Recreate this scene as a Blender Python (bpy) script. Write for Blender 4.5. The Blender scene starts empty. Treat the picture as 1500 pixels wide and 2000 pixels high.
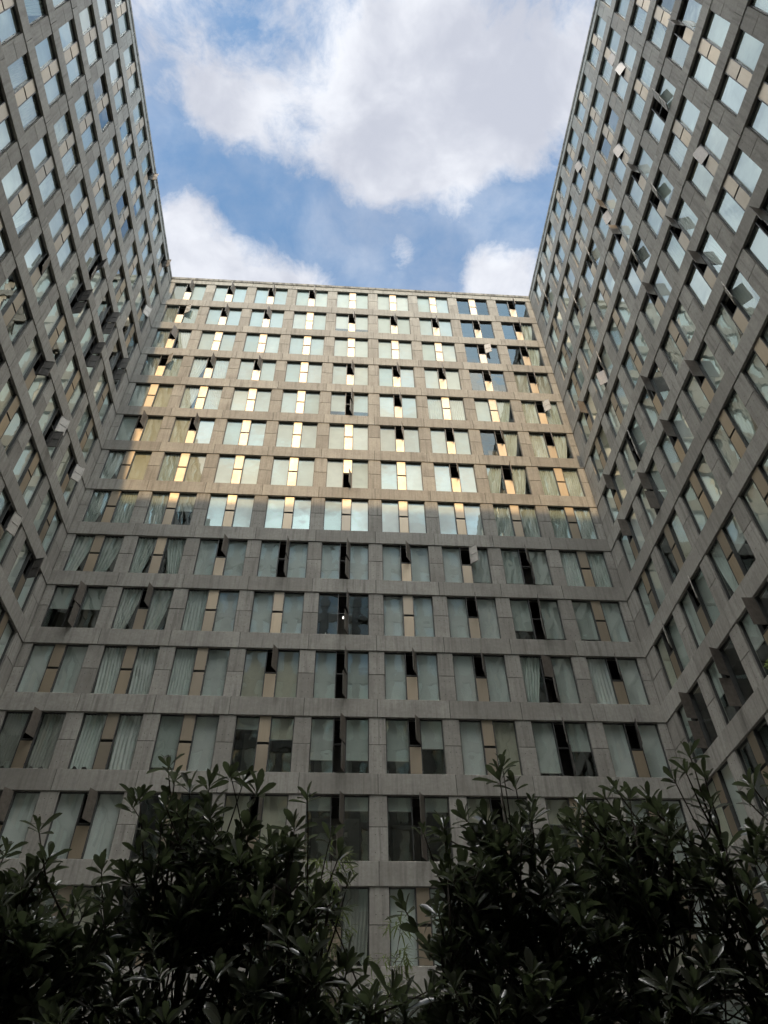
import bpy, math, random
import numpy as np
from mathutils import Vector, Matrix

scene = bpy.context.scene
COL = scene.collection
R = math.radians

# ------------------------------------------------------------------ camera
cam_d = bpy.data.cameras.new("camera")
cam = bpy.data.objects.new("camera", cam_d); COL.objects.link(cam)
cr = Vector((0.99761948, -0.06697381, -0.01642821))
cu = Vector((-0.03590191, -0.70782976, 0.70547012))
cf = Vector((0.0588764, 0.70320092, 0.70854924))
CAM = Vector((13.676, -27.292, 1.6))
M = Matrix((cr, cu, -cf)).transposed().to_4x4(); M.translation = CAM
cam.matrix_world = M
cam_d.sensor_fit = 'VERTICAL'; cam_d.sensor_height = 36; cam_d.lens = 36 * 1402.559 / 2000
cam_d.clip_start = .05; cam_d.clip_end = 3000
scene.camera = cam

# ------------------------------------------------------------------ exposure
scene.view_settings.view_transform = 'Standard'; scene.view_settings.look = 'None'
scene.view_settings.gamma = 1; scene.view_settings.use_curve_mapping = False
scene.view_settings.exposure = 0.75
scene.cycles.max_bounces = 10; scene.cycles.diffuse_bounces = 5; scene.cycles.glossy_bounces = 5
scene.cycles.transparent_max_bounces = 16
scene.cycles.use_denoising = True
scene.cycles.caustics_reflective = False; scene.cycles.caustics_refractive = False

# ------------------------------------------------------------------ sun
SUN = Vector((-0.079, -1.178, 1.0)).normalized()
sd = bpy.data.lights.new("sun", 'SUN'); sd.energy = 2.0; sd.angle = R(.7); sd.color = (.83, .575, .31)
so = bpy.data.objects.new("sun", sd); COL.objects.link(so)
so.rotation_euler = SUN.to_track_quat('Z', 'Y').to_euler(); so.location = (14, -60, 90)

# ------------------------------------------------------------------ world: Nishita sky with clouds by direction
class NT:
    def __init__(s, t): s.t = t; s.n = t.nodes; s.l = t.links
    def new(s, ty, **k):
        n = s.n.new(ty)
        for a, v in k.items(): setattr(n, a, v)
        return n
    def link(s, a, b): s.l.new(a, b)
    def inp(s, sock, v):
        if isinstance(v, bpy.types.NodeSocket): s.link(v, sock)
        elif v is not None: sock.default_value = v
    def math(s, op, a, b=None, c=None, clamp=False):
        n = s.new('ShaderNodeMath', operation=op); n.use_clamp = clamp
        s.inp(n.inputs[0], a); s.inp(n.inputs[1], b); s.inp(n.inputs[2], c)
        return n.outputs[0]
    def vmath(s, op, a, b=None):
        n = s.new('ShaderNodeVectorMath', operation=op); s.inp(n.inputs[0], a); s.inp(n.inputs[1], b)
        return n.outputs['Value'] if op in ('DOT_PRODUCT', 'LENGTH') else n.outputs[0]
    def noise(s, vec, scale, detail=4, rough=.5, dist=0):
        n = s.new('ShaderNodeTexNoise'); s.inp(n.inputs['Vector'], vec)
        n.inputs['Scale'].default_value = scale; n.inputs['Detail'].default_value = detail
        n.inputs['Roughness'].default_value = rough; n.inputs['Distortion'].default_value = dist
        return n.outputs['Fac']
    def mrange(s, v, a, b, c=0, d=1, smooth=False):
        n = s.new('ShaderNodeMapRange'); n.clamp = True
        if smooth: n.interpolation_type = 'SMOOTHSTEP'
        s.inp(n.inputs[0], v)
        for i, q in enumerate((a, b, c, d)): n.inputs[i + 1].default_value = q
        return n.outputs[0]
    def mix(s, f, a, b, mode='MIX'):
        n = s.new('ShaderNodeMix', data_type='RGBA', blend_type=mode)
        s.inp(n.inputs[0], f)
        s.inp(n.inputs[6], a if isinstance(a, bpy.types.NodeSocket) else (*a, 1))
        s.inp(n.inputs[7], b if isinstance(b, bpy.types.NodeSocket) else (*b, 1))
        return n.outputs[2]
    def comb(s, x, y, z):
        n = s.new('ShaderNodeCombineXYZ')
        for i, q in enumerate((x, y, z)): s.inp(n.inputs[i], q)
        return n.outputs[0]
    def scale(s, v, xyz):
        n = s.new('ShaderNodeVectorMath', operation='MULTIPLY'); s.inp(n.inputs[0], v); n.inputs[1].default_value = xyz
        return n.outputs[0]

world = bpy.data.worlds.new("World"); scene.world = world; world.use_nodes = True
w = NT(world.node_tree); w.n.clear()
sky = w.new('ShaderNodeTexSky', sky_type='NISHITA')
sky.sun_disc = False; sky.sun_elevation = R(40.3); sky.sun_rotation = R(183.8)
sky.altitude = 400; sky.air_density = 1.0; sky.dust_density = .7; sky.ozone_density = 1.3
tc = w.new('ShaderNodeTexCoord'); g = tc.outputs['Generated']
sep = w.new('ShaderNodeSeparateXYZ'); w.link(g, sep.inputs[0])
zz = w.math('ADD', w.math('ABSOLUTE', sep.outputs[2]), .12)
flat = w.comb(w.math('DIVIDE', sep.outputs[0], zz), w.math('DIVIDE', sep.outputs[1], zz), 0.0)
warp = w.new('ShaderNodeTexNoise'); w.link(flat, warp.inputs['Vector']); warp.inputs['Scale'].default_value = 5; warp.inputs['Detail'].default_value = 3
wv = w.vmath('SUBTRACT', warp.outputs['Color'], (.5, .5, .5))
dirw = w.vmath('NORMALIZE', w.vmath('ADD', g, w.scale(wv, (.075, .075, .075))))
flw = w.vmath('ADD', flat, w.scale(wv, (.10, .10, .10)))
# (direction, weight, angular radius in degrees)
CLOUDS = [((-0.226, 0.173, 0.959), -0.23, 2.3), ((-0.06, 0.167, 0.984), 0.21, 2.3), ((-0.002, 0.164, 0.987), 0.25, 2.3), ((0.056, 0.16, 0.986), 0.41, 2.3), ((0.114, 0.155, 0.981), 0.41, 2.3), ((0.17,
          0.15, 0.974), 0.28, 2.3), ((0.252, 0.142, 0.957), 0.13, 2.3), ((-0.247, 0.22, 0.944), -0.3, 2.3), ((-0.176, 0.219, 0.96), 0.04, 2.3), ((-0.059, 0.215, 0.975), 0.21, 2.3), ((0, 0.211, 0.977),
          0.41, 2.3), ((0.06, 0.207, 0.976), 0.43, 2.3), ((0.119, 0.203, 0.972), 0.4, 2.3), ((0.178, 0.197, 0.964), 0.44, 2.3), ((0.251, 0.189, 0.949), 0.38, 2.3), ((-0.241, 0.269, 0.933), 0.18, 2.3),
          ((-0.179, 0.268, 0.947), 0.67, 2.3), ((-0.12, 0.267, 0.956), 0.51, 2.3), ((-0.059, 0.265, 0.962), 0.49, 2.3), ((0.002, 0.262, 0.965), 0.48, 2.3), ((0.064, 0.258, 0.964), 0.43, 2.3), ((0.125,
          0.253, 0.959), 0.47, 2.3), ((0.186, 0.247, 0.951), 0.47, 2.3), ((0.25, 0.239, 0.938), 0.31, 2.3), ((-0.24, 0.319, 0.917), -0.7, 2.3), ((-0.182, 0.32, 0.93), -0.44, 2.3), ((-0.121, 0.32,
          0.94), 0.13, 2.3), ((-0.059, 0.318, 0.946), 0.32, 2.3), ((0.005, 0.315, 0.949), 0.4, 2.3), ((0.068, 0.311, 0.948), 0.49, 2.3), ((0.132, 0.305, 0.943), 0.36, 2.3), ((0.193, 0.299, 0.935),
          0.64, 2.3), ((0.247, 0.292, 0.924), 0.11, 2.3), ((-0.213, 0.357, 0.909), 0.43, 2.3), ((-0.177, 0.358, 0.917), -0.29, 2.3), ((-0.122, 0.358, 0.926), -0.7, 2.3), ((0.007, 0.353, 0.935), 0.54,
          2.3), ((0.071, 0.349, 0.934), 0.54, 2.3), ((0.136, 0.343, 0.929), 0.35, 2.3), ((0.199, 0.336, 0.921), 0.03, 2.3), ((0.247, 0.33, 0.911), 0.06, 2.3), ((-0.215, 0.389, 0.896), 0.4, 2.3),
          ((-0.179, 0.39, 0.903), 0.57, 2.3), ((-0.128, 0.391, 0.911), -0.57, 2.3), ((-0.058, 0.39, 0.919), -0.77, 2.3), ((0.008, 0.387, 0.922), -0.89, 2.3), ((0.074, 0.383, 0.921), -1.05, 2.3),
          ((0.12, 0.378, 0.918), 0.79, 2.3), ((0.178, 0.372, 0.911), -1.01, 2.3), ((0.24, 0.364, 0.9), -0.19, 2.3), ((-0.217, 0.428, 0.878), 0.09, 2.3), ((-0.154, 0.43, 0.89), 0.51, 2.3), ((-0.09,
          0.43, 0.898), 0.59, 2.3), ((-0.04, 0.429, 0.903), -0.47, 2.3), ((0.01, 0.427, 0.904), -0.41, 2.3), ((0.07, 0.423, 0.904), 1.72, 2.3), ((0.11, 0.419, 0.901), -1.58, 2.3), ((0.156, 0.414,
          0.897), 0.19, 2.3), ((0.214, 0.407, 0.888), 0.6, 2.3), ((-0.187, 0.459, 0.868), 0.36, 2.3), ((-0.122, 0.461, 0.879), 0.45, 2.3), ((-0.056, 0.461, 0.886), 0.95, 2.3), ((0.005, 0.459, 0.889),
          -0.2, 2.3), ((0.045, 0.456, 0.889), -1.19, 2.3), ((0.079, 0.454, 0.888), 0.62, 2.3), ((0.113, 0.451, 0.886), -0.84, 2.3), ((0.153, 0.446, 0.882), 1.13, 2.3), ((0.212, 0.439, 0.873), 0.5,
          2.3), ((-0.23, 0.457, 0.859), 0.69, 2.3), ((-0.207, -0.466, 0.86), 0.18, 3.2), ((-0.229, -0.515, 0.826), 0.3, 3.2), ((-0.254, -0.572, 0.78), 0.42, 3.2), ((-0.284, -0.638, 0.716), 0.48, 3.2),
          ((-0.103, -0.474, 0.875), 0.18, 3.2), ((-0.114, -0.525, 0.843), 0.3, 3.2), ((-0.128, -0.587, 0.8), 0.42, 3.2), ((-0.143, -0.659, 0.739), 0.48, 3.2), ((0.004, -0.476, 0.879), 0.18, 3.2),
          ((0.005, -0.529, 0.849), 0.3, 3.2), ((0.006, -0.591, 0.806), 0.42, 3.2), ((0.006, -0.666, 0.746), 0.48, 3.2), ((0.138, -0.586, 0.799), 0.42, 3.2), ((0.155, -0.658, 0.737), 0.48, 3.2),
          ((0.215, -0.465, 0.859), -0.6, 3.2), ((0.238, -0.514, 0.824), -0.6, 3.2), ((0.264, -0.57, 0.778), 0.42, 3.2), ((0.295, -0.636, 0.713), 0.48, 3.2), ((-0.755, 0.201, 0.624), 0.5, 16),
          ((-0.601, -0.3, 0.741), 0.3, 12), ((0.752, -0.1, 0.652), 0.2, 14), ((0.608, 0.355, 0.71), -0.5, 12), ((0.799, 0.449, 0.4), 0.4, 14), ((-0.503, 0.503, 0.704), 0.3, 9), ((-0.45, 0.2, 0.87),
          -0.3, 6), ((0.5, 0.1, 0.86), -0.4, 8)]
acc = None
for d, wt, deg in CLOUDS:
    d = Vector(d).normalized(); k = 1 / (1 - math.cos(R(deg)))
    e = w.math('EXPONENT', w.math('MULTIPLY', w.math('SUBTRACT', w.vmath('DOT_PRODUCT', dirw, tuple(d)), 1.0), k * .7))
    acc = w.math('MULTIPLY_ADD', e, wt, acc if acc is not None else 0.0)
n1 = w.noise(flw, 4.2, 12, .66)
n2 = w.noise(flw, 1.4, 4, .5)
base = w.math('MULTIPLY_ADD', n1, 3.3, w.math('MULTIPLY', n2, .5))
dens = w.math('ADD', w.math('MULTIPLY', acc, .62), base)
cover = w.mrange(dens, 1.58, 2.32, .0, 1, True)
veil_n = w.noise(flw, 2.3, 8, .62)
cover = w.math('MAXIMUM', cover, w.math('MULTIPLY', w.mrange(veil_n, .36, .68, .04, .62, True), 1.0))
thick = w.mrange(dens, 2.2, 2.9, 0, 1, True)
shade_n = w.noise(w.vmath('ADD', flw, (.06, .10, 0)), 5.0, 6, .55)
lit = w.mrange(shade_n, .38, .62, 0, 1, True)
ccol = w.mix(lit, (4.7, 4.95, 5.7), (7.4, 7.6, 8.1))
ccol = w.mix(w.math('MULTIPLY', thick, .35), ccol, (4.9, 5.15, 5.9))
ccol = w.scale(ccol, (.51, .51, .51))
full = w.mix(cover, w.scale(sky.outputs[0], (.86, 1.15, 1.16)), ccol)
# thin cloud glows round the sun, behind the camera
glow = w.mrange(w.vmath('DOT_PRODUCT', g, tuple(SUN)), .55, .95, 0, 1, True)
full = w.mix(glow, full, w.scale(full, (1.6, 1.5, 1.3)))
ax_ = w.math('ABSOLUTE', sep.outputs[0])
flank = w.math('MULTIPLY', w.mrange(ax_, .25, .42, 0, 1, True), w.mrange(ax_, .78, .58, .15, 1, True))  # unseen side sky whitened, giving the side-wing glass paler reflections
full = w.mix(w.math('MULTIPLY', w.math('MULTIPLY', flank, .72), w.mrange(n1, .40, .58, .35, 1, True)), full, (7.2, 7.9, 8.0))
# bright band added to the sky above the frame, filling the shaded court
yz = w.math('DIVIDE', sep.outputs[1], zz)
fill_band = w.math('MULTIPLY', w.mrange(yz, .10, -.06, 0, 1, True), w.mrange(yz, -.47, -.27, 0, 1, True))
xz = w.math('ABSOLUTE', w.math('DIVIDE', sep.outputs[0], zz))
fill_band = w.math('MULTIPLY', fill_band, w.mrange(xz, .56, .28, 0, 1, True))
full = w.mix(fill_band, full, w.mix(n1, (55.0, 54.0, 52.0), (78.0, 77.0, 74.5)))
boost = w.math('ADD', 1.0, 0.0)
vm = w.new('ShaderNodeVectorMath', operation='SCALE'); w.link(full, vm.inputs[0]); w.link(boost, vm.inputs['Scale']); full = vm.outputs[0]
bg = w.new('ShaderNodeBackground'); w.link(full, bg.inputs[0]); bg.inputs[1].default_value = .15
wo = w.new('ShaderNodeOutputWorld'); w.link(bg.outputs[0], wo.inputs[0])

# ------------------------------------------------------------------ materials
def mat(name):
    m = bpy.data.materials.new(name); m.use_nodes = True
    t = NT(m.node_tree); t.n.clear()
    o = t.new('ShaderNodeOutputMaterial')
    return m, t, o
def princ(t, o, **k):
    p = t.new('ShaderNodeBsdfPrincipled')
    for a, v in k.items():
        s = p.inputs[a.replace('_', ' ')]
        if isinstance(v, bpy.types.NodeSocket): t.link(v, s)
        else: s.default_value = (*v, 1) if isinstance(v, tuple) and len(v) == 3 else v
    t.link(p.outputs[0], o.inputs[0]); return p
def bump(t, h, strength, dist=.01):
    b = t.new('ShaderNodeBump'); b.inputs['Strength'].default_value = strength; b.inputs['Distance'].default_value = dist
    t.link(h, b.inputs['Height']); return b.outputs[0]
MAT = {}
def concrete(name, c0, c1):
    m, t, o = mat(name)
    geo = t.new('ShaderNodeNewGeometry'); P = geo.outputs['Position']
    at = t.new('ShaderNodeAttribute'); at.attribute_name = 'tint'; tv = at.outputs['Fac']
    off = t.new('ShaderNodeVectorMath', operation='MULTIPLY_ADD'); t.link(P, off.inputs[0]); off.inputs[1].default_value = (1, 1, 1)
    t.link(t.comb(t.math('MULTIPLY', tv, 37.0), t.math('MULTIPLY', tv, 11.0), t.math('MULTIPLY', tv, 23.0)), off.inputs[2])
    Q = off.outputs[0]
    big = t.noise(Q, .55, 5, .6)
    fine = t.noise(Q, 9, 6, .65)
    col = t.mix(t.mrange(big, .3, .7), c0, c1)
    col = t.mix(t.mrange(fine, .3, .75, .0, .55), col, tuple(v * .62 for v in c0))
    # vertical run-off streaks: narrow horizontally, long in z
    st = t.noise(t.scale(Q, (5.5, 5.5, .42)), 1.0, 5, .6)
    col = t.mix(t.mrange(st, .50, .74, 0, .56), col, (.10, .095, .085))
    st2 = t.noise(t.scale(Q, (9, 9, .5)), 1.0, 3, .6)
    col = t.mix(t.mrange(st2, .6, .8, 0, .3), col, (.52, .50, .46))
    # cast board marks
    bd = t.noise(t.scale(P, (13, 13, .15)), 1.0, 2, .4)
    col = t.mix(t.mrange(bd, .35, .65, 0, .16), col, (.13, .12, .11))
    pt = t.noise(t.scale(Q, (1, 1, 1.6)), .35, 6, .7)
    col = t.mix(t.mrange(pt, .5, .72, 0, .42), col, (.17, .155, .135))
    # per panel tone
    col = t.mix(t.math('MULTIPLY', t.math('POWER', tv, 1.6), .46), col, (.20, .185, .165))
    hb = t.math('ADD', t.math('MULTIPLY', fine, .6), t.math('MULTIPLY', t.noise(Q, 42, 4, .6), .4))
    princ(t, o, Base_Color=col, Roughness=t.mrange(big, 0, 1, .78, .95), Normal=bump(t, hb, .5, .012), Specular_IOR_Level=.3)
    MAT[name] = m
concrete('concrete', (.395, .38, .345), (.53, .512, .466))
def dirt_concrete():
    m, t, o = mat('stained_coping')
    geo = t.new('ShaderNodeNewGeometry'); P = geo.outputs['Position']
    big = t.noise(P, .8, 5, .6); st = t.noise(t.scale(P, (3.2, 3.2, .55)), 1.0, 6, .68)
    col = t.mix(t.mrange(big, .3, .7), (.22, .21, .185), (.32, .30, .27))
    col = t.mix(t.mrange(st, .44, .62, 0, .85), col, (.055, .05, .045))
    princ(t, o, Base_Color=col, Roughness=.9, Normal=bump(t, big, .3)); MAT['stained_coping'] = m
dirt_concrete()
def simple(name, col, rough=.8, metal=0, nscale=6, var=.25, bstr=.15, spec=.5):
    m, t, o = mat(name)
    tcn = t.new('ShaderNodeTexCoord'); oi = t.new('ShaderNodeObjectInfo')
    v = t.new('ShaderNodeVectorMath', operation='ADD'); t.link(tcn.outputs['Object'], v.inputs[0])
    t.link(t.comb(t.math('MULTIPLY', oi.outputs['Random'], 50.0), 0.0, 0.0), v.inputs[1])
    n = t.noise(v.outputs[0], nscale, 5, .6)
    c = t.mix(t.mrange(n, .3, .7), tuple(x * (1 - var) for x in col), tuple(min(1, x * (1 + var)) for x in col))
    princ(t, o, Base_Color=c, Roughness=t.mrange(n, .3, .7, max(.02, rough - .06), min(1, rough + .06)), Metallic=metal, Normal=bump(t, n, bstr, .01), Specular_IOR_Level=spec)
    MAT[name] = m
simple('frame_metal', (.06, .06, .058), .5, .0)
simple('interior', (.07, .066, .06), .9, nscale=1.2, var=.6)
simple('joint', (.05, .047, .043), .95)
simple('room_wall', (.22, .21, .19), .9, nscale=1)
simple('flap_inner', (.10, .095, .088), .55, .3)
simple('flap_shaded', (.15, .13, .11), .5, .35, var=.3)  # open flaps: dark reflections and shade put into the base colour
simple('flap_pale', (.40, .375, .335), .6, .1, var=.15)  # wide-open flaps: their bright lit look put into the base colour
def bronze():
    m, t, o = mat('bronze_panel')
    tcn = t.new('ShaderNodeTexCoord'); oi = t.new('ShaderNodeObjectInfo'); rn = oi.outputs['Random']
    at = t.new('ShaderNodeAttribute'); at.attribute_name = 'tint'
    rr = t.math('FRACT', t.math('ADD', t.math('MULTIPLY', rn, 7.3), at.outputs['Fac']))
    v = t.new('ShaderNodeVectorMath', operation='ADD'); t.link(tcn.outputs['Object'], v.inputs[0])
    t.link(t.comb(t.math('MULTIPLY', rr, 50.0), 0.0, 0.0), v.inputs[1])
    n = t.noise(v.outputs[0], 1.4, 4, .6); sm = t.noise(t.scale(v.outputs[0], (9, 9, .8)), 1.0, 4, .6)
    c = t.mix(rr, (.44, .36, .26), (.33, .285, .225))
    c = t.mix(t.mrange(sm, .5, .8, 0, .5), c, (.30, .25, .19))
    princ(t, o, Base_Color=c, Metallic=.78, Roughness=t.mrange(n, .3, .7, .42, .55), Normal=bump(t, n, .06, .05)); MAT['bronze_panel'] = m
bronze()
def glass():
    m, t, o = mat('coated_glass')
    geo = t.new('ShaderNodeNewGeometry'); oi = t.new('ShaderNodeObjectInfo')
    at = t.new('ShaderNodeAttribute'); at.attribute_name = 'tint'
    rr = t.math('FRACT', t.math('ADD', t.math('MULTIPLY', oi.outputs['Random'], 5.7), at.outputs['Fac']))
    pos = t.vmath('ADD', geo.outputs['Position'], t.comb(t.math('MULTIPLY', rr, 91.0), 0.0, 0.0))
    n = t.noise(pos, .9, 2, .5)
    b = t.new('ShaderNodeBump'); b.inputs['Strength'].default_value = .5; b.inputs['Distance'].default_value = .014; t.link(n, b.inputs['Height'])
    lw = t.new('ShaderNodeLayerWeight'); lw.inputs[0].default_value = .5
    fr = t.math('POWER', lw.outputs['Facing'], 4.0)
    fac = t.math('MULTIPLY_ADD', fr, .80, .17, clamp=True)
    fac = t.math('MINIMUM', t.math('ADD', fac, t.math('MULTIPLY', rr, .10)), .96)
    gl = t.new('ShaderNodeBsdfGlossy'); gl.inputs['Roughness'].default_value = .012; gl.inputs['Color'].default_value = (.86, .95, .96, 1); t.link(b.outputs[0], gl.inputs['Normal'])
    tr = t.new('ShaderNodeBsdfTransparent'); tr.inputs[0].default_value = (.95, .985, .96, 1)
    mx = t.new('ShaderNodeMixShader'); t.link(fac, mx.inputs[0]); t.link(tr.outputs[0], mx.inputs[1]); t.link(gl.outputs[0], mx.inputs[2])
    t.link(mx.outputs[0], o.inputs[0]); MAT['coated_glass'] = m
glass()
def fabric(name, a, b):
    m, t, o = mat(name)
    tcn = t.new('ShaderNodeTexCoord'); oi = t.new('ShaderNodeObjectInfo')
    at = t.new('ShaderNodeAttribute'); at.attribute_name = 'tint'
    rr = t.math('FRACT', t.math('ADD', t.math('MULTIPLY', oi.outputs['Random'], 5.7), at.outputs['Fac']))
    c = t.mix(rr, a, b)
    n = t.noise(t.vmath('ADD', tcn.outputs['Object'], t.comb(t.math('MULTIPLY', rr, 40.0), 0.0, 0.0)), 1.3, 4, .6)
    c = t.mix(t.mrange(n, .35, .75, 0, .35), c, tuple(x * .62 for x in a))
    princ(t, o, Base_Color=c, Roughness=.9, Specular_IOR_Level=.15, Normal=bump(t, t.noise(tcn.outputs['Object'], 60, 2), .1, .003)); MAT[name] = m
fabric('blind_cloth', (.60, .67, .63), (.80, .83, .80))
fabric('white_cloth', (.86, .93, .90), (.95, .97, .95))
fabric('cream_cloth', (.66, .63, .50), (.72, .68, .55))
fabric('grey_cloth', (.46, .47, .43), (.60, .60, .56))
def leafmat(name, top, under, rough):
    m, t, o = mat(name)
    geo = t.new('ShaderNodeNewGeometry'); at = t.new('ShaderNodeAttribute'); at.attribute_name = 'tint'; tv = at.outputs['Fac']
    a = t.mix(tv, tuple(x * .65 for x in top), tuple(x * 1.35 for x in top))
    bcol = t.mix(tv, tuple(x * .7 for x in under), tuple(x * 1.2 for x in under))
    c = t.mix(geo.outputs['Backfacing'], a, bcol)
    n = t.noise(geo.outputs['Position'], 30, 3)
    p = princ(t, o, Base_Color=c, Roughness=rough, Normal=bump(t, n, .12, .004), Specular_IOR_Level=.5, Coat_Weight=.5, Coat_Roughness=.15)
    tl = t.new('ShaderNodeBsdfTranslucent'); t.link(t.mix(tv, tuple(x * 1.6 for x in top), tuple(x * 2.6 for x in top)), tl.inputs[0])
    mx = t.new('ShaderNodeMixShader'); mx.inputs[0].default_value = .35; t.link(p.outputs[0], mx.inputs[1]); t.link(tl.outputs[0], mx.inputs[2])
    t.link(mx.outputs[0], o.inputs[0]); MAT[name] = m
leafmat('shrub_leaf', (.058, .074, .034), (.11, .12, .085), .30)
leafmat('bamboo_leaf', (.13, .17, .05), (.13, .16, .06), .5)
leafmat('ground_leaf', (.03, .05, .02), (.04, .05, .03), .6)
simple('bark', (.055, .042, .03), .85, nscale=25, var=.4, bstr=.5)
simple('soil', (.05, .042, .033), .95, nscale=4, var=.4, bstr=.6)
simple('paving', (.20, .195, .185), .85, nscale=2, var=.2)
simple('roof_membrane', (.16, .16, .155), .9, nscale=1)
simple('terracotta', (.35, .16, .09), .8)
simple('blue_cloth', (.06, .25, .42), .85, nscale=12, var=.4)
simple('bottle_white', (.70, .70, .66), .35)
simple('bottle_amber', (.35, .2, .06), .25)
m_, t_, o_ = mat('bulb'); e_ = t_.new('ShaderNodeEmission'); e_.inputs[0].default_value = (1, .96, .88, 1); e_.inputs[1].default_value = 1.3; t_.link(e_.outputs[0], o_.inputs[0]); MAT['bulb'] = m_

# ------------------------------------------------------------------ mesh helpers
class MB:
    """collects polygons with a material slot name and a per-face tint"""
    def __init__(s): s.v = []; s.f = []; s.m = []; s.t = []
    def poly(s, vs, fs, m, tint=0.0):
        b = len(s.v); s.v += vs
        for f in fs: s.f.append(tuple(b + i for i in f)); s.m.append(m); s.t.append(tint)
    def box(s, x0, x1, y0, y1, z0, z1, m, tint=0.0, ch=0.0):
        if ch <= 0:
            vs = [(x, y, z) for z in (z0, z1) for y in (y0, y1) for x in (x0, x1)]
            s.poly(vs, [(0, 2, 3, 1), (4, 5, 7, 6), (0, 1, 5, 4), (1, 3, 7, 5), (3, 2, 6, 7), (2, 0, 4, 6)], m, tint); return
        # front face (at y0) chamfered all round
        c = ch
        vs = [(x0 + c, y0, z0 + c), (x1 - c, y0, z0 + c), (x1 - c, y0, z1 - c), (x0 + c, y0, z1 - c),
              (x0, y0 + c, z0), (x1, y0 + c, z0), (x1, y0 + c, z1), (x0, y0 + c, z1),
              (x0, y1, z0), (x1, y1, z0), (x1, y1, z1), (x0, y1, z1)]
        s.poly(vs, [(0, 1, 2, 3), (4, 5, 1, 0), (5, 6, 2, 1), (6, 7, 3, 2), (7, 4, 0, 3),
                    (8, 9, 5, 4), (9, 10, 6, 5), (10, 11, 7, 6), (11, 8, 4, 7), (9, 8, 11, 10)], m, tint)
    def disk(s, cx, y, cz, r, m, n=8):
        s.poly([(cx + r * math.cos(2 * math.pi * i / n), y, cz + r * math.sin(2 * math.pi * i / n)) for i in range(n)], [tuple(range(n))], m)
    def tube(s, pts, rads, m, n=6, tint=0.0):
        b = len(s.v)
        for i, p in enumerate(pts):
            p = Vector(p); d = (Vector(pts[min(i + 1, len(pts) - 1)]) - Vector(pts[max(i - 1, 0)])).normalized()
            a = d.orthogonal().normalized(); c = d.cross(a)
            for k in range(n):
                q = p + (a * math.cos(2 * math.pi * k / n) + c * math.sin(2 * math.pi * k / n)) * rads[i]; s.v.append(tuple(q))
        for i in range(len(pts) - 1):
            for k in range(n):
                s.f.append((b + i * n + k, b + i * n + (k + 1) % n, b + (i + 1) * n + (k + 1) % n, b + (i + 1) * n + k)); s.m.append(m); s.t.append(tint)
        s.f.append(tuple(b + (len(pts) - 1) * n + k for k in range(n))); s.m.append(m); s.t.append(tint)
        s.f.append(tuple(b + k for k in reversed(range(n)))); s.m.append(m); s.t.append(tint)
    def lathe(s, prof, c, m, n=12):
        b = len(s.v)
        for r, z in prof:
            for k in range(n): s.v.append((c[0] + r * math.cos(2 * math.pi * k / n), c[1] + r * math.sin(2 * math.pi * k / n), c[2] + z))
        for i in range(len(prof) - 1):
            for k in range(n):
                s.f.append((b + i * n + k, b + i * n + (k + 1) % n, b + (i + 1) * n + (k + 1) % n, b + (i + 1) * n + k)); s.m.append(m); s.t.append(0)
        s.f.append(tuple(b + k for k in reversed(range(n)))); s.m.append(m); s.t.append(0)
        s.f.append(tuple(b + (len(prof) - 1) * n + k for k in range(n))); s.m.append(m); s.t.append(0)
    def add(s, o, loc=(0, 0, 0), rz=0.0, tint=None):
        b = len(s.v); c, sn = math.cos(rz), math.sin(rz)
        for x, y, z in o.v: s.v.append((loc[0] + x * c - y * sn, loc[1] + x * sn + y * c, loc[2] + z))
        for f, m, t in zip(o.f, o.m, o.t): s.f.append(tuple(b + i for i in f)); s.m.append(m); s.t.append(t if tint is None else tint)
    def mesh(s, name, smooth=False):
        me = bpy.data.meshes.new(name); me.from_pydata(s.v, [], s.f)
        names = list(dict.fromkeys(s.m))
        for q in names: me.materials.append(MAT[q])
        idx = {q: i for i, q in enumerate(names)}
        me.polygons.foreach_set('material_index', [idx[q] for q in s.m])
        a = me.attributes.new('tint', 'FLOAT', 'FACE'); a.data.foreach_set('value', s.t)
        if smooth: me.polygons.foreach_set('use_smooth', [True] * len(s.f))
        me.update(); return me
def link(name, me, parent=None, loc=(0, 0, 0), rz=0.0):
    o = bpy.data.objects.new(name, me); COL.objects.link(o); o.parent = parent; o.location = loc; o.rotation_euler = (0, 0, rz); return o
def props(o, label=None, cat=None, group=None, kind=None):
    if label: o['label'] = label
    if cat: o['category'] = cat
    if group: o['group'] = group
    if kind: o['kind'] = kind
    return o

# ------------------------------------------------------------------ the court, in metres
H = 3.3015; OH = 2.451; A = .349; W = 3.096; WS = 3.1123
Z1 = 53.197                     # underside of the top beam
XL, XR, OL, OR_ = -.0783, 27.924, .462, .639
YF = -28.85                     # face of the front wing behind the camera
TOP = Z1 + .85
REC = .16                       # window recess
NF = 16

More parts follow.
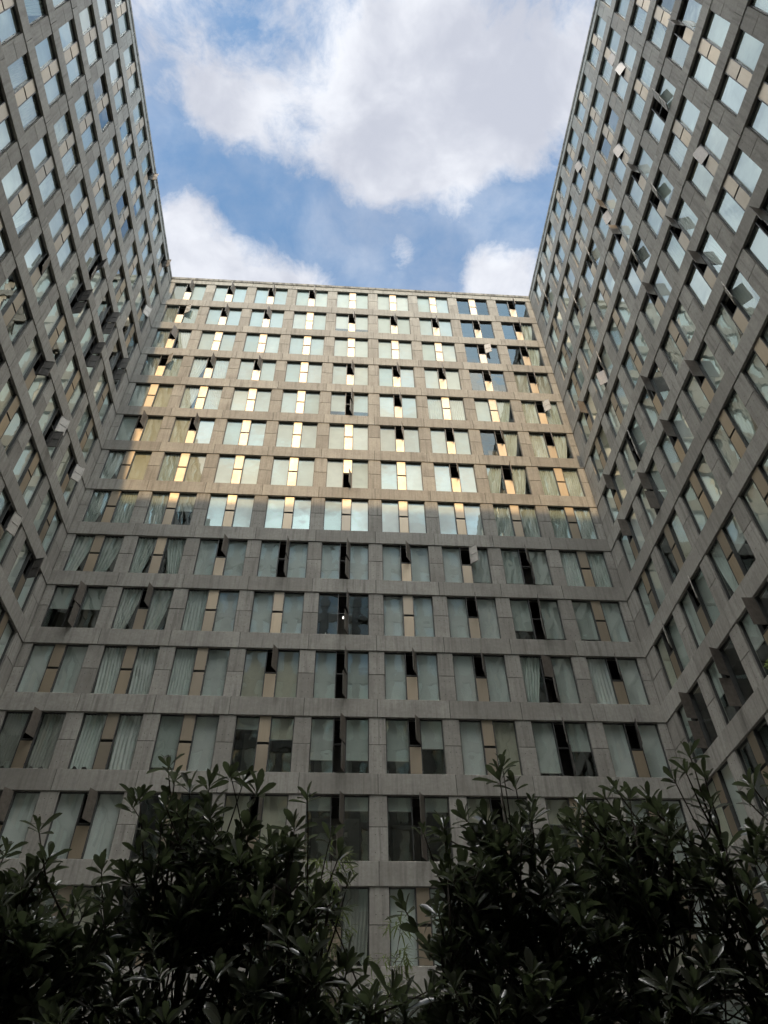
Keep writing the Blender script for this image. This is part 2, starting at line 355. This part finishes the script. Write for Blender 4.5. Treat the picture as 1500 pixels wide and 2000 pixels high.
# ---- window templates: local x along facade, y into building, origin at the bottom centre of the opening on the facade plane
OW = W - 2 * A                  # opening width
PW = .892; PX = (OW / 2 - .035 - PW / 2); VW = OW - 2 * (PW + .035) - .07
def frame_mb():
    m = MB(); h = OW / 2; y0, y1 = REC - .05, REC + .05
    m.box(-h + .002, -h + .035, y0, y1, .03, OH - .03, 'frame_metal'); m.box(h - .035, h - .002, y0, y1, .03, OH - .03, 'frame_metal')
    m.box(-h + .002, h - .002, y0, y1, .002, .03, 'frame_metal'); m.box(-h + .002, h - .002, y0, y1, OH - .03, OH - .002, 'frame_metal')
    for s in (-1, 1):
        x = s * (h - .035 - PW); a, b = (x - .035, x) if s > 0 else (x, x + .035)
        m.box(a, b, y0 - .05, y1, .03, OH - .03, 'frame_metal')
    m.box(-VW / 2, VW / 2, y0 - .01, y1, OH * .515 - .02, OH * .515 + .02, 'frame_metal')
    return m
def pane_mb():
    m = MB(); z0, z1 = .03, OH - .03
    m.poly([(-PW / 2, 0, z0), (PW / 2, 0, z0), (PW / 2, 0, z1), (-PW / 2, 0, z1), (-PW / 2, .012, z0), (PW / 2, .012, z0), (PW / 2, .012, z1), (-PW / 2, .012, z1)],
           [(0, 1, 2, 3), (0, 4, 5, 1), (1, 5, 6, 2), (2, 6, 7, 3), (3, 7, 4, 0)], 'coated_glass'); return m
def cloth_mb(kind, seed, frac, material):
    """a blind or curtain hung just behind one pane; x centred, y to the inside"""
    rg = random.Random(seed); m = MB(); nx, nz = 40, 12
    hh = OH - .05; wdt = PW * 1.02; L = hh * frac
    ph = rg.uniform(0, 6); k = rg.uniform(4.5, 7.5)
    vs = []
    for j in range(nz + 1):
        t = j / nz; z = OH - .02 - t * L
        for i in range(nx + 1):
            u = i / nx - .5
            if kind == 'flat':
                x = u * wdt; y = .006 * math.sin(u * 9 + ph) * t
            elif kind == 'wave':
                x = u * wdt; y = (.022 + .02 * t) * math.sin(u * 2 * math.pi * k + ph + .8 * math.sin(t * 3 + u * 4)); z += .01 * math.sin(u * 20 + ph) * t
            elif kind == 'fold':
                x = u * wdt * (1 - .06 * t) + .03 * math.sin(t * 4 + ph); y = .025 + .035 * math.sin(u * 2 * math.pi * (k + 1.5) + 2.4 * t * math.sin(ph + u * 3)) ; z += .03 * math.sin(u * 14 + ph) * t
            elif kind in ('splay', 'splay_r'):
                s = 1 if kind == 'splay' else -1
                q = u + .5 if s > 0 else .5 - u
                x = (-.5 * wdt + wdt * q * (1 - .42 * t ** 1.4)) * s; y = .035 * math.sin(q * 2 * math.pi * k + ph + 2.5 * t)
            vs.append((x, y, z))
    fs = [(j * (nx + 1) + i, j * (nx + 1) + i + 1, (j + 1) * (nx + 1) + i + 1, (j + 1) * (nx + 1) + i) for j in range(nz) for i in range(nx)]
    fs = [tuple(reversed(f)) for f in fs]
    m.poly(vs, fs, material)
    if kind == 'flat' and frac < 1: m.box(-wdt / 2, wdt / 2, -.012, .012, OH - .02 - L - .03, OH - .02 - L, 'grey_cloth')
    return m
CLOTH = {}
def C(code, kind, frac, material, n=2): CLOTH[code] = [cloth_mb(kind, hash_(code) + 17 * i, frac, material) for i in range(n)]
def hash_(s): return sum(ord(c) * (i + 3) for i, c in enumerate(s))
C('f', 'flat', 1, 'blind_cloth'); C('F', 'flat', 1, 'white_cloth'); C('w', 'wave', 1, 'blind_cloth', 4); C('W', 'wave', .99, 'white_cloth', 3)
C('g', 'fold', 1, 'grey_cloth', 3); C('G', 'fold', .99, 'white_cloth', 3); C('s', 'splay', 1, 'blind_cloth', 2); C('r', 'splay_r', 1, 'blind_cloth', 2)
C('c', 'flat', 1, 'cream_cloth'); C('v', 'wave', 1, 'cream_cloth', 3); C('l', 'flat', .92, 'blind_cloth'); C('t', 'flat', .75, 'blind_cloth')
C('h', 'flat', .52, 'blind_cloth'); C('q', 'flat', .22, 'blind_cloth'); C('k', 'flat', .40, 'cream_cloth')
CL_NAME = {k: ('curtain' if k in 'wWgGsrv' else 'blind') for k in CLOTH}
VH = OH * .485 - .05
def vent_mb(face='bronze_panel', back='flap_inner'):
    """flap hinged at its right edge: origin at the hinge, panel runs to -x, closed face at y=0; h measured from z=0"""
    m = MB(); t = .035
    m.box(-VW + .004, -.004, 0, t * .45, 0, VH, face, 0, .004)
    # inner tray: rim and cross bars
    for a, b in ((-VW + .03, -VW + .055), (-.055, -.03)): m.box(a, b, t * .45, t, .02, VH - .02, back)
    for z in (.02, VH * .5 - .012, VH - .045): m.box(-VW + .055, -.055, t * .45, t, z, z + .025, back)
    m.box(-VW + .058, -.058, t * .46, t * .62, .05, VH - .05, back)
    m.box(-.012, .0, -.008, .03, .12, .2, 'frame_metal'); m.box(-.012, .0, -.008, .03, VH - .2, VH - .12, 'frame_metal')
    return m
FR, PN, VT = frame_mb(), pane_mb(), {'c': vent_mb(), 'u': vent_mb('flap_shaded'), 'w': vent_mb('flap_pale', 'flap_pale')}
VT['s'] = VT['p'] = VT['u']
VZ = (OH * .515 + .025, .035)     # bottoms of the upper and the lower flap
VX = VW / 2; VY = REC - .095
ANG = {'c': 0, 'u': 72, 'w': 146, 'p': 55, 's': 22}
# mesh data shared by the windows that stand as parts
ME_F, ME_P, ME_V = FR.mesh('window_frame'), PN.mesh('window_pane'), {k: VT[k].mesh('vent_flap') for k in 'cuw'}
ME_V['s'] = ME_V['p'] = ME_V['u']
ME_C = {k: [c.mesh('cloth_' + k, True) for c in v] for k, v in CLOTH.items()}

def window_objs(wing, x, z, vent, cloth, rg):
    """window part with its frame as own mesh; panes, blinds and vent flaps are sub-parts"""
    wdw = link('window', ME_F, wing, (x, 0, z))
    for s, c in ((-1, cloth[0]), (1, cloth[1])):
        link('pane', ME_P, wdw, (s * PX, REC, 0))
        if c != 'd':
            q = link(CL_NAME[c], rg.choice(ME_C[c]), wdw, (s * PX, REC + .045 + rg.uniform(0, .02), 0))
    for i in (0, 1):
        a = ANG[vent[i]]; v = link('vent_flap', ME_V[vent[i]], wdw, (VX, VY, VZ[i]), R(a + (rg.uniform(-13, 9) if a else 0)))
        if a: v['label'] = 'vent flap swung open'
    return wdw
def window_merge(mb, x, z, vent, cloth, rg):
    mb.add(FR, (x, 0, z))
    for s, c in ((-1, cloth[0]), (1, cloth[1])):
        mb.add(PN, (x + s * PX, REC, z), 0, rg.random())
        if c != 'd': mb.add(rg.choice(CLOTH[c]), (x + s * PX, REC + .05, z), 0, rg.random())
    for i in (0, 1):
        a = ANG[vent[i]]; mb.add(VT[vent[i]], (x + VX, VY, z + VZ[i]), R(a + (rg.uniform(-13, 9) if a else 0)), rg.random())

DEEP = 1.15
def wing(name,  label, loc, rz, n, x_lo, x_hi, pitch, spec, parts, seed, swing=72):
    """n bays of `pitch` from local x=0; concrete runs x_lo..x_hi; spec(bay,floor)->(vent,cloth); parts = set of bays built as parts"""
    rg = random.Random(seed); ANG['u'] = swing
    root = bpy.data.objects.new(name, None); COL.objects.link(root); root.location = loc; root.rotation_euler = (0, 0, rz)
    props(root, label, 'building', 'wings of the concrete apartment block')
    J = .009
    # beams: one panel per bay, joint over each pillar
    for f in range(0, NF + 1):
        z0 = Z1 - f * H + (0 if f == 0 else 0); z1 = z0 + (H - OH) if f else Z1 + .52
        if f == NF: z0 = 0
        m = MB()
        xs = [x_lo] + [i * pitch + rg.choice((-.0, .0)) for i in range(1, n)] + [x_hi]
        for i in range(len(xs) - 1):
            m.box(xs[i] + J, xs[i + 1] - J, 0, .34, z0, z1, 'concrete', rg.random(), .012)
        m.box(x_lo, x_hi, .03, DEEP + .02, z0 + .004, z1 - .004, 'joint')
        link('beam', m.mesh('beam'), root)
    # pillars: two cast panels per storey
    for i in range(n + 1):
        cx = i * pitch; a = cx - A if i else x_lo; b = cx + A if i < n else x_hi
        if i == 0: b = A
        if i == n: a = cx - A
        m = MB()
        for f in range(NF):
            zb = Z1 - f * H - OH; zm = zb + OH * .5
            for (p, q) in ((zb + .008, zm - .008), (zm + .008, zb + OH - .008)):
                m.box(a, b, .028, REC + .12, p, q, 'concrete', rg.random(), .012)
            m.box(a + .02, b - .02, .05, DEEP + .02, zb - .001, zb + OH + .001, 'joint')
            if f >= 7:
                for zt in (zb + .3, zb + .95, zb + 1.55, zb + 2.15):
                    for dx in (-.12, .12):
                        m.disk((a + b) / 2 + dx, .026, zt, .016, 'joint')
        link('pillar', m.mesh('pillar'), root)
    # rooms: partition slabs and the back of the rooms
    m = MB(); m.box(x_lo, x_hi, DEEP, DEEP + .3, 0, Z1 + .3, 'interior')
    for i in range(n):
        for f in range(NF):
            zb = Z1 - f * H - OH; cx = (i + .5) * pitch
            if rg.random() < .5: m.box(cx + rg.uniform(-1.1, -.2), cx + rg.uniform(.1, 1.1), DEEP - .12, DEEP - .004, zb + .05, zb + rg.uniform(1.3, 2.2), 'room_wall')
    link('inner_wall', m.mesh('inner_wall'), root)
    # parapet coping with drip edge
    m = MB()
    for i in range(n):
        a = x_lo if i == 0 else i * pitch; b = x_hi if i == n - 1 else (i + 1) * pitch
        m.box(a + .004, b - .004, -.035, .5, Z1 + .54, TOP, 'stained_coping', 0, .015)
    link('parapet', m.mesh('parapet'), root)
    m = MB(); m.box(x_lo, x_hi, .51, 11, TOP - .7, TOP - .3, 'roof_membrane'); m.box(x_lo, x_hi, 11.01, 11.3, 0, TOP, 'concrete', .4)
    link('roof', m.mesh('roof'), root)
    # windows
    rest = MB()
    for f in range(1, NF + 1):
        for i in range(1, n + 1):
            x = (i - .5) * pitch; z = Z1 - (f - 1) * H - OH
            vent, cloth = spec(i, f, rg)
            if (i, f) in parts: window_objs(root, x, z, vent, cloth, rg)
            else: window_merge(rest, x, z, vent, cloth, rg)
    if rest.v:
        o = link('windows', rest.mesh('windows'), root); o['kind'] = 'stuff'
    return root

# back wing, read bay by bay: vents (upper, lower) and what hangs behind the two panes
BV = """uc uc uc uc cc cc cc cc uc
wc uc uc cc uc uc uc uc uc
uc cc cc cc cc cc cc wc uc
wc uc uc cc uc uc uc uc uc
cc cc cc cc uu uc cc cc wc
uc uc cc cc cc uc uc uc uc
cc cc cc cc cu cc uc uc cc
cc cc cc cc cc cc cc cc cc
cc cc uc uu uu uc wc uu cc
uu uc cc cc uu cc uc uu cc
cc cc cc uc uu uc uc su uc
uc cc cc cc uu uc cc uu uc
uc uc cc uc uu uu uc cc cc
cc cc cc cc uc cc cc cc cc
cc uc cc cc cc uc cc cc cc
cc cc cc cc cc cc cc cc cc""".split('\n')
BC = """gf ff ff ff ff fF ff dd dd
gw ff ff ff tt ff lf dd ds
gr ff ff fl ff ff ff dd ds
gw sw ff ff ff ff lf dd gg
fc sw Ff ff tt Ff ww fs ww
fc cF ff ff fF ff ff ds ws
sc wc fF ff ff fF FF ss ww
sw wh ff Ff fF FF FF ww ww
ss sr ff ff ff FF Fl ll ww
hh ss wF ff dd ff ff tl lf
ff GG wf cc ff Ff FF sf wF
gg GG lf qk tt th fc lh FF
FF FF dd cc qq qq kk kd ff
ff fc dd gg gg ff Ff ff cf
ff ff ff dd ff ff hh ff ff
ff dd ff ff dd ff ff ff ff""".split('\n')
BV = [r.split() for r in BV]; BC = [r.split() for r in BC]
def spec_back(i, f, rg):
    c = BC[f - 1][i - 1]
    if f >= 9: c = ''.join({'f': 'F', 'w': 'W'}.get(q, q) if rg.random() < .75 else q for q in c)  # lower floors swap to whiter cloth, standing in for missing light
    return BV[f - 1][i - 1], c
CW = ['f'] * 7 + ['F'] * 3 + ['w'] * 4 + ['c'] + ['l'] * 2 + ['t'] + ['h'] + ['d'] * 2 + ['s', 'r', 'v', 'g']
def rc(rg):
    a = rg.choice(CW); return a + (a if rg.random() < .6 else rg.choice(CW))
RV = {(6, 5): 'ww', (5, 6): 'wc', (3, 4): 'wc', (4, 6): 'wc', (1, 2): 'wc', (2, 4): 'wc', (2, 6): 'wp', (6, 3): 'sc', (5, 2): 'cc', (6, 2): 'cs', (7, 5): 'uc', (5, 5): 'uc', (4, 5): 'uc',
      (4, 4): 'us', (4, 2): 'sc', (3, 2): 'cc', (5, 4): 'sc', (5, 7): 'uc', (5, 8): 'uc', (4, 7): 'uc', (5, 9): 'wc', (6, 9): 'uu', (2, 8): 'ww', (2, 9): 'uu', (3, 8): 'uc', (3, 9): 'uc', (1, 6): 'uc', (1, 9): 'uc',
      (1, 8): 'uc', (2, 11): 'wc', (1, 11): 'wc', (3, 12): 'uc', (2, 12): 'uu', (1, 12): 'uu', (4, 9): 'uc', (6, 7): 'sc', (5, 3): 'cc'}
LV = {(3, 5): 'ps', (3, 6): 'uu', (3, 1): 'uc', (1, 1): 'uc', (2, 6): 'uu', (2, 5): 'uu', (3, 8): 'uc', (2, 8): 'wu', (1, 8): 'wc', (2, 10): 'wc', (1, 10): 'uc', (1, 5): 'uu', (1, 3): 'wc', (2, 12): 'uc', (1, 12): 'uc', (4, 7): 'sc', (5, 9): 'uc'}
def spec_right(i, f, rg):
    c = rc(rg); v = RV.get((i, f), 'cc')
    if (i, f) in ((2, 12), (3, 12), (1, 12)): c = 'hd'
    return v, c
def spec_left(i, f, rg):
    c = rc(rg); return LV.get((10 - i, f), 'cc'), c
def spec_front(i, f, rg): return rg.choice(['cc', 'cc', 'uc', 'cc', 'uu']), rc(rg)

def project(p):
    v = Vector(p) - CAM; d = v.dot(cf)
    if d <= .1: return None
    return 750 + 1402.559 * v.dot(cr) / d, 1000 - 1402.559 * v.dot(cu) / d
def visible(fn, n):
    """bays in view, the hundred that show largest"""
    L = []
    for f in range(1, NF + 1):
        for i in range(1, n + 1):
            x = (i - .5) * (W if fn is world_back else WS); z = Z1 - (f - 1) * H - OH
            q = [project(fn(x + dx, z + dz)) for dx, dz in ((-1.2, 0), (1.2, 0), (1.2, OH), (-1.2, OH))]
            if None in q: continue
            q = [(min(max(a, 0), 1500), min(max(b, 0), 1900)) for a, b in q]
            ar = abs(sum(q[k][0] * q[(k + 1) % 4][1] - q[(k + 1) % 4][0] * q[k][1] for k in range(4))) / 2
            if f > 13 and fn is world_back: ar *= .3
            if ar > 120: L.append((ar, (i, f)))
    L.sort(reverse=True); return {k for a, k in L[:100]}
def world_back(x, z): return (x, 0, z)
def world_left(x, z): return (XL, -(OL + 9 * WS) + x, z)
def world_right(x, z): return (XR, -OR_ - x, z)
wing('apartment_wing', 'concrete apartment wing facing the camera, its upper storeys lit gold by the sun', (0, 0, 0), 0, 9, XL + .003, XR - .003, W, spec_back, visible(world_back, 9), 3)
wing('apartment_wing', 'shaded concrete apartment wing running up the left side of the court', (XL, -(OL + 9 * WS), 0), R(90), 9, -1.5, 9 * WS + OL + 1.5, WS, spec_left, visible(world_left, 9), 5, 88)
wing('apartment_wing', 'concrete apartment wing on the right side with many vent flaps hanging open', (XR, -OR_, 0), R(-90), 9, -OR_ - 1.5, 9 * WS + 1.7, WS, spec_right, visible(world_right, 9), 8, 98)
wing('apartment_wing', 'apartment wing behind the camera, seen only mirrored in the lower windows', (XR - .03, YF, 0), R(180), 9, .0, XR - XL - .06, W, spec_front, set(), 11)

# ------------------------------------------------------------------ ground
def sheet(name, x0, x1, y0, y1, z, material, n=1):
    m = MB()
    m.poly([(x0, y0, z), (x1, y0, z), (x1, y1, z), (x0, y1, z)], [(0, 1, 2, 3)], material)
    o = link(name, m.mesh(name)); o['kind'] = 'structure'; return o
sheet('ground', -800, 800, -800, 800, -.02, 'soil')
sheet('paving', XL, XR, YF, 0, -.012, 'paving')
m = MB()
bx0, bx1, by0, by1 = 9.5, 18.6, -25.3, -22.2
for a in ((bx0, bx1, by0, by0 + .15), (bx0, bx1, by1 - .15, by1), (bx0, bx0 + .15, by0 + .152, by1 - .152), (bx1 - .15, bx1, by0 + .152, by1 - .152)):
    m.box(a[0], a[1], a[2], a[3], -.01, .18, 'concrete', .3, .01)
o = link('kerb', m.mesh('kerb')); o['kind'] = 'structure'
sheet('planting_soil', bx0 + .15, bx1 - .15, by0 + .15, by1 - .15, .13, 'soil')

# ------------------------------------------------------------------ shrubs
def leaf(m, base, d, up, L, wd, droop, tint, material='shrub_leaf', stations=((.22, .42), (.5, .85), (.76, 1.0), (.92, .6)), fold=.22):
    d = d.normalized(); side = d.cross(up)
    if side.length < 1e-3: side = d.orthogonal()
    side.normalize(); nrm = side.cross(d).normalized()
    vs = [tuple(base)]
    for s, ww in stations:
        c = base + d * (L * s) - nrm * (droop * L * s * s)
        e = nrm * (wd * ww * fold)
        vs += [tuple(c + side * (wd * ww * .5) + e), tuple(c), tuple(c - side * (wd * ww * .5) + e)]
    vs.append(tuple(base + d * L - nrm * (droop * L)))
    fs = [(0, 2, 1), (0, 3, 2)]
    for k in range(len(stations) - 1):
        a = 1 + 3 * k; fs += [(a, a + 1, a + 4, a + 3), (a + 1, a + 2, a + 5, a + 4)]
    a = 1 + 3 * (len(stations) - 1); t = len(vs) - 1
    fs += [(a, a + 1, t), (a + 1, a + 2, t)]
    m.poly(vs, fs, material, tint)
def rdir(rg):
    z = rg.uniform(-1, 1); a = rg.uniform(0, 2 * math.pi); r = math.sqrt(1 - z * z); return Vector((r * math.cos(a), r * math.sin(a), z))
def whorl(m, tip, ax, rg, n, L):
    ax = ax.normalized(); e = ax.orthogonal().normalized(); g2 = ax.cross(e)
    a0 = rg.uniform(0, 6.3)
    for k in range(n):
        a = a0 + k * 2.4 + rg.uniform(-.25, .25); q = (k + .5) / n
        pol = R(12 + 58 * q + rg.uniform(-8, 8))
        rad = e * math.cos(a) + g2 * math.sin(a)
        d = ax * math.cos(pol) + rad * math.sin(pol)
        ln = L * rg.uniform(.6, 1.22) * (.72 + .38 * q)
        leaf(m, tip - ax * (.035 * q), d, ax + rdir(rg) * .25, ln, ln * rg.uniform(.25, .36), rg.uniform(.02, .3), rg.random())
def shrub(label, base, blobs, seed, n_tips, tall, L=.102):
    """blobs: (centre, radii) volumes the twigs fill; tall: leading tips that stand clear of the crown"""
    rg = random.Random(seed); base = Vector(base)
    root = bpy.data.objects.new('shrub', None); COL.objects.link(root); root.location = base
    props(root, label, 'shrub', 'evergreen shrubs in the planting bed')
    st, lf = MB(), MB()
    # main stems
    stems = []
    for (c, r) in blobs:
        c = Vector(c)
        for _ in range(3):
            top = c + Vector((rg.uniform(-.5, .5) * r[0], rg.uniform(-.5, .5) * r[1], rg.uniform(.0, .45) * r[2]))
            b = base + Vector((rg.uniform(-.15, .15), rg.uniform(-.1, .1), 0)); pts = []
            for k in range(9):
                t = k / 8; p = b.lerp(top, t); p.x += (top.x - b.x) * .25 * math.sin(t * math.pi) * -1 + .025 * math.sin(t * 9 + seed); p.y += .02 * math.sin(t * 7 + 1)
                pts.append(p)
            st.tube([tuple(p - base) for p in pts], [.016 * (1 - .65 * k / 8) for k in range(9)], 'bark')
            stems += pts[3:]
    tips = []
    vol = [r[0] * r[1] * r[2] for c, r in blobs]; tot = sum(vol)
    for (c, r), v in zip(blobs, vol):
        for _ in range(int(.72 * n_tips * v / tot)):
            d = rdir(rg) * (rg.random() ** (1 / 2.2)); d.z = d.z if d.z > -.9 else -.5
            tips.append(Vector((c[0] + d.x * r[0], c[1] + d.y * r[1], c[2] + d.z * r[2])))
    for t in tall: tips.append(Vector(t))
    for t in tips:
        s = min(rg.sample(stems, min(14, len(stems))), key=lambda p: (p - t).length + (0 if p.z < t.z else .5))
        mid = s.lerp(t, .55) + Vector((0, 0, -.12 * (t - s).length)) + rdir(rg) * .02
        mid2 = s.lerp(t, .85) + Vector((0, 0, -.05 * (t - s).length))
        st.tube([tuple(q - base) for q in (s, mid, mid2, t)], [.006, .0045, .0035, .003], 'bark', 4)
        ax = ((t - mid2).normalized() + Vector((0, 0, .7)) + rdir(rg) * .35).normalized()
        whorl(lf, t - base, ax, rg, rg.randint(7, 11), L * rg.uniform(.8, 1.15))
        for q in (.55, .75):   # a few leaves lower on the twig
            if rg.random() < .6: whorl(lf, s.lerp(t, q) - base + Vector((0, 0, -.03)), ax + rdir(rg) * .4, rg, rg.randint(2, 4), L)
    link('stems', st.mesh('stems', True), root); link('foliage', lf.mesh('foliage', True), root)
SB = .13
shrub('low dark evergreen shrub at the far left of the bed, below the curtained windows', (12.05, -24.0, SB), [((12.25, -24.0, 2.35), (.45, .4, .42)), ((12.6, -24.0, 2.35), (.35, .3, .28)), ((12.2, -24.1, 1.6), (.6, .5, .6))], 1, 850,
      [(12.42, -24.05, 2.86), (12.30, -24.0, 2.78), (12.52, -24.1, 2.72), (12.1, -24, 2.75)])
shrub('tall broad shrub left of centre with twin leafy peaks against the concrete beam', (13.1, -23.95, SB), [((13.0, -24.0, 2.7), (.34, .3, .36)), ((13.3, -23.95, 2.62), (.3, .3, .36)), ((13.1, -24.0, 2.0), (.6, .45, .55)), ((13.2, -24.0, 1.3), (.6, .5, .5))], 2, 900,
      [(12.9, -24.0, 3.18), (12.95, -24.02, 3.1), (13.2, -24.0, 3.13), (13.12, -24.05, 3.06), (13.33, -24.0, 3.05), (13.26, -23.96, 3.12), (12.78, -24.0, 2.98)])
shrub('shrub just left of the middle gap, a single sprig rising from its right shoulder', (13.58, -24.1, SB), [((13.58, -24.1, 2.45), (.24, .26, .34)), ((13.5, -24.1, 1.9), (.36, .35, .4)), ((13.86, -24.05, 1.98), (.34, .3, .42)), ((13.6, -24.1, 1.3), (.4, .4, .5))], 3, 520,
      [(13.57, -24.15, 2.97), (13.52, -24.1, 2.86), (13.72, -24.1, 2.74), (13.68, -24.1, 2.82), (13.76, -24.05, 2.66)])
shrub('shrub right of the middle gap with one tall leaf tuft above the rest', (14.35, -23.95, SB), [((14.25, -23.95, 2.6), (.28, .28, .3)), ((14.5, -24.0, 2.7), (.2, .25, .3)), ((14.35, -23.95, 2.0), (.42, .4, .5)), ((14.68, -23.95, 2.3), (.26, .3, .5)), ((14.4, -23.95, 1.3), (.5, .45, .5))], 4, 900,
      [(14.5, -24.0, 3.2), (14.47, -24.03, 3.12), (14.55, -24.0, 3.1), (14.1, -23.95, 2.9), (14.2, -23.95, 2.93), (14.3, -23.95, 2.97), (14.62, -24.0, 3.02)])
shrub('big rounded shrub on the right, dense flat-topped mass of dark leaves', (15.0, -23.8, SB), [((14.95, -23.8, 2.75), (.32, .3, .36)), ((15.2, -23.8, 2.8), (.3, .3, .34)), ((15.0, -23.85, 2.1), (.5, .45, .5)), ((15.0, -23.85, 1.3), (.6, .5, .5))], 5, 800,
      [(15.05, -23.8, 3.14), (15.2, -23.75, 3.16), (14.9, -23.8, 3.06), (15.28, -23.8, 3.13), (15.12, -23.8, 3.18)])
shrub('tall shrub before the right wing corner, its top sprig crossing the diagonal beam', (15.5, -24.0, SB), [((15.42, -24.0, 2.7), (.24, .26, .38)), ((15.5, -24.0, 2.0), (.4, .4, .5)), ((15.5, -24.0, 1.3), (.5, .5, .5))], 6, 520,
      [(15.46, -24.0, 3.27), (15.4, -24.02, 3.18), (15.5, -24.0, 3.16), (15.34, -24.0, 3.14)])
shrub('shrub at the right edge of the bed, leaning toward the right wing', (15.95, -24.0, SB), [((15.85, -24.0, 2.7), (.3, .3, .36)), ((15.9, -24.0, 2.0), (.4, .4, .5)), ((15.95, -24.0, 1.3), (.5, .5, .5))], 7, 540,
      [(15.72, -24.0, 3.12), (15.85, -24.0, 3.14), (15.66, -24.02, 3.03), (15.98, -24, 3.1)])
# feathery bamboo in the gap
def bamboo(base, tops, seed):
    rg = random.Random(seed); base = Vector(base)
    root = bpy.data.objects.new('bamboo', None); COL.objects.link(root); root.location = base
    props(root, 'thin feathery yellow-green bamboo glimpsed in the gap between the dark shrubs', 'bamboo')
    st, lf = MB(), MB()
    for t in tops:
        t = Vector(t) - base; pts = [Vector((0, 0, 0)).lerp(t, k / 6) + Vector((.08 * math.sin(k), 0, 0)) * (k / 6) for k in range(7)]
        st.tube([tuple(p) for p in pts], [.008 - .001 * k for k in range(7)], 'bark')
        for _ in range(90):
            k = rg.uniform(2.8, 6); i = min(int(k), 5); p = pts[i].lerp(pts[i + 1], k - i)
            d = rdir(rg); d.z = abs(d.z) * .4; q = p + d * rg.uniform(.05, .2)
            st.tube([tuple(p), tuple(q)], [.0018, .001], 'bark', 4)
            for _ in range(9):
                dd = (d + rdir(rg) * .9); dd.z -= .35
                leaf(lf, q + rdir(rg) * .03, dd, Vector((0, 0, 1)), rg.uniform(.07, .13), .012, .3, rg.random(), 'bamboo_leaf', ((.3, 1.0), (.7, .8)), .1)
    link('canes', st.mesh('canes', True), root); link('foliage', lf.mesh('foliage', True), root)
bamboo((13.85, -21.6, -.0), [(13.72, -21.3, 3.75), (13.6, -21.2, 3.5), (13.5, -21.4, 3.3), (14.25, -21.3, 3.2)], 21)

# ------------------------------------------------------------------ small things in the windows
def bx(i, f, dx=0, dy=.45, dz=.03): return Vector(((i - .5) * W + dx, dy, Z1 - (f - 1) * H - OH + dz))
labs = ['squat white jar on the sill of the dark centre window, nearest its left frame', 'white bottle on the dark centre window sill beside the squat jar', 'amber bottle standing between the white ones on the sill',
        'small white tub behind the right pane of the dark centre window', 'short amber jar at the right end of the same sill']
for (dx, r, h, mt), lb in zip(((-1.0, .07, .16, 'bottle_white'), (-.8, .05, .26, 'bottle_white'), (-.62, .05, .24, 'bottle_amber'), (.55, .07, .15, 'bottle_white'), (.85, .055, .18, 'bottle_amber')), labs):
    m = MB(); m.lathe([(r * .9, 0), (r, .015), (r, h * .62), (r * .45, h * .78), (r * .4, h * .9), (r * .48, h * .9), (r * .48, h)], (0, 0, 0), mt)
    o = link('bottle', m.mesh('bottle', True), None, bx(5, 10, dx, REC + .1, .004)); props(o, lb, 'bottle', 'bottles on the window sill')
m = MB(); m.lathe([(.01, -.01), (.03, .0), (.042, .04), (.035, .08), (.02, .13)], (0, 0, 0), 'bulb')
p = link('pendant_lamp', m.mesh('pendant_lamp', True), None, bx(5, 10, .0, .62, 1.35)); props(p, 'small glowing bulb hanging in the open vent of the dark centre window', 'lamp')
m = MB(); m.tube([(0, 0, .13), (0, 0, 1.07)], [.006, .006], 'frame_metal', 5); link('cord', m.mesh('cord'), p)
# blue cloth heap
m = MB(); rg = random.Random(4); nx, ny = 16, 8
vs = [((i / nx - .5) * .5, (j / ny - .5) * .2, .1 * math.sin(math.pi * i / nx) * math.sin(math.pi * j / ny) * (1 + .5 * math.sin(i * 1.9 + j)) + .005) for j in range(ny + 1) for i in range(nx + 1)]
m.poly(vs, [(j * (nx + 1) + i, j * (nx + 1) + i + 1, (j + 1) * (nx + 1) + i + 1, (j + 1) * (nx + 1) + i) for j in range(ny) for i in range(nx)], 'blue_cloth')
o = link('cloth_bundle', m.mesh('cloth_bundle', True), None, bx(4, 12, .72, REC + .14, .0)); props(o, 'crumpled blue cloth on the sill behind the half raised blind', 'cloth')
# potted plant on a right-wing sill
zz0 = Z1 - 11 * H - OH
root = bpy.data.objects.new('potted_plant', None); COL.objects.link(root); root.location = (XR + .1, -OR_ - 2.35 * WS, zz0 + .004)
props(root, 'leafy plant in a clay pot standing on a sill of the right wing', 'plant')
m = MB(); m.lathe([(.06, 0), (.085, .14), (.095, .14), (.095, .17), (.08, .17)], (0, 0, 0), 'terracotta'); link('pot', m.mesh('pot', True), root)
m = MB(); rg = random.Random(9)
for _ in range(46):
    d = rdir(rg); d.z = abs(d.z) + .2; leaf(m, Vector((0, 0, .16)) + d * rg.uniform(0, .1), d, Vector((0, 0, 1)), rg.uniform(.12, .24), .06, .35, rg.random(), 'bamboo_leaf')
link('foliage', m.mesh('foliage', True), root)
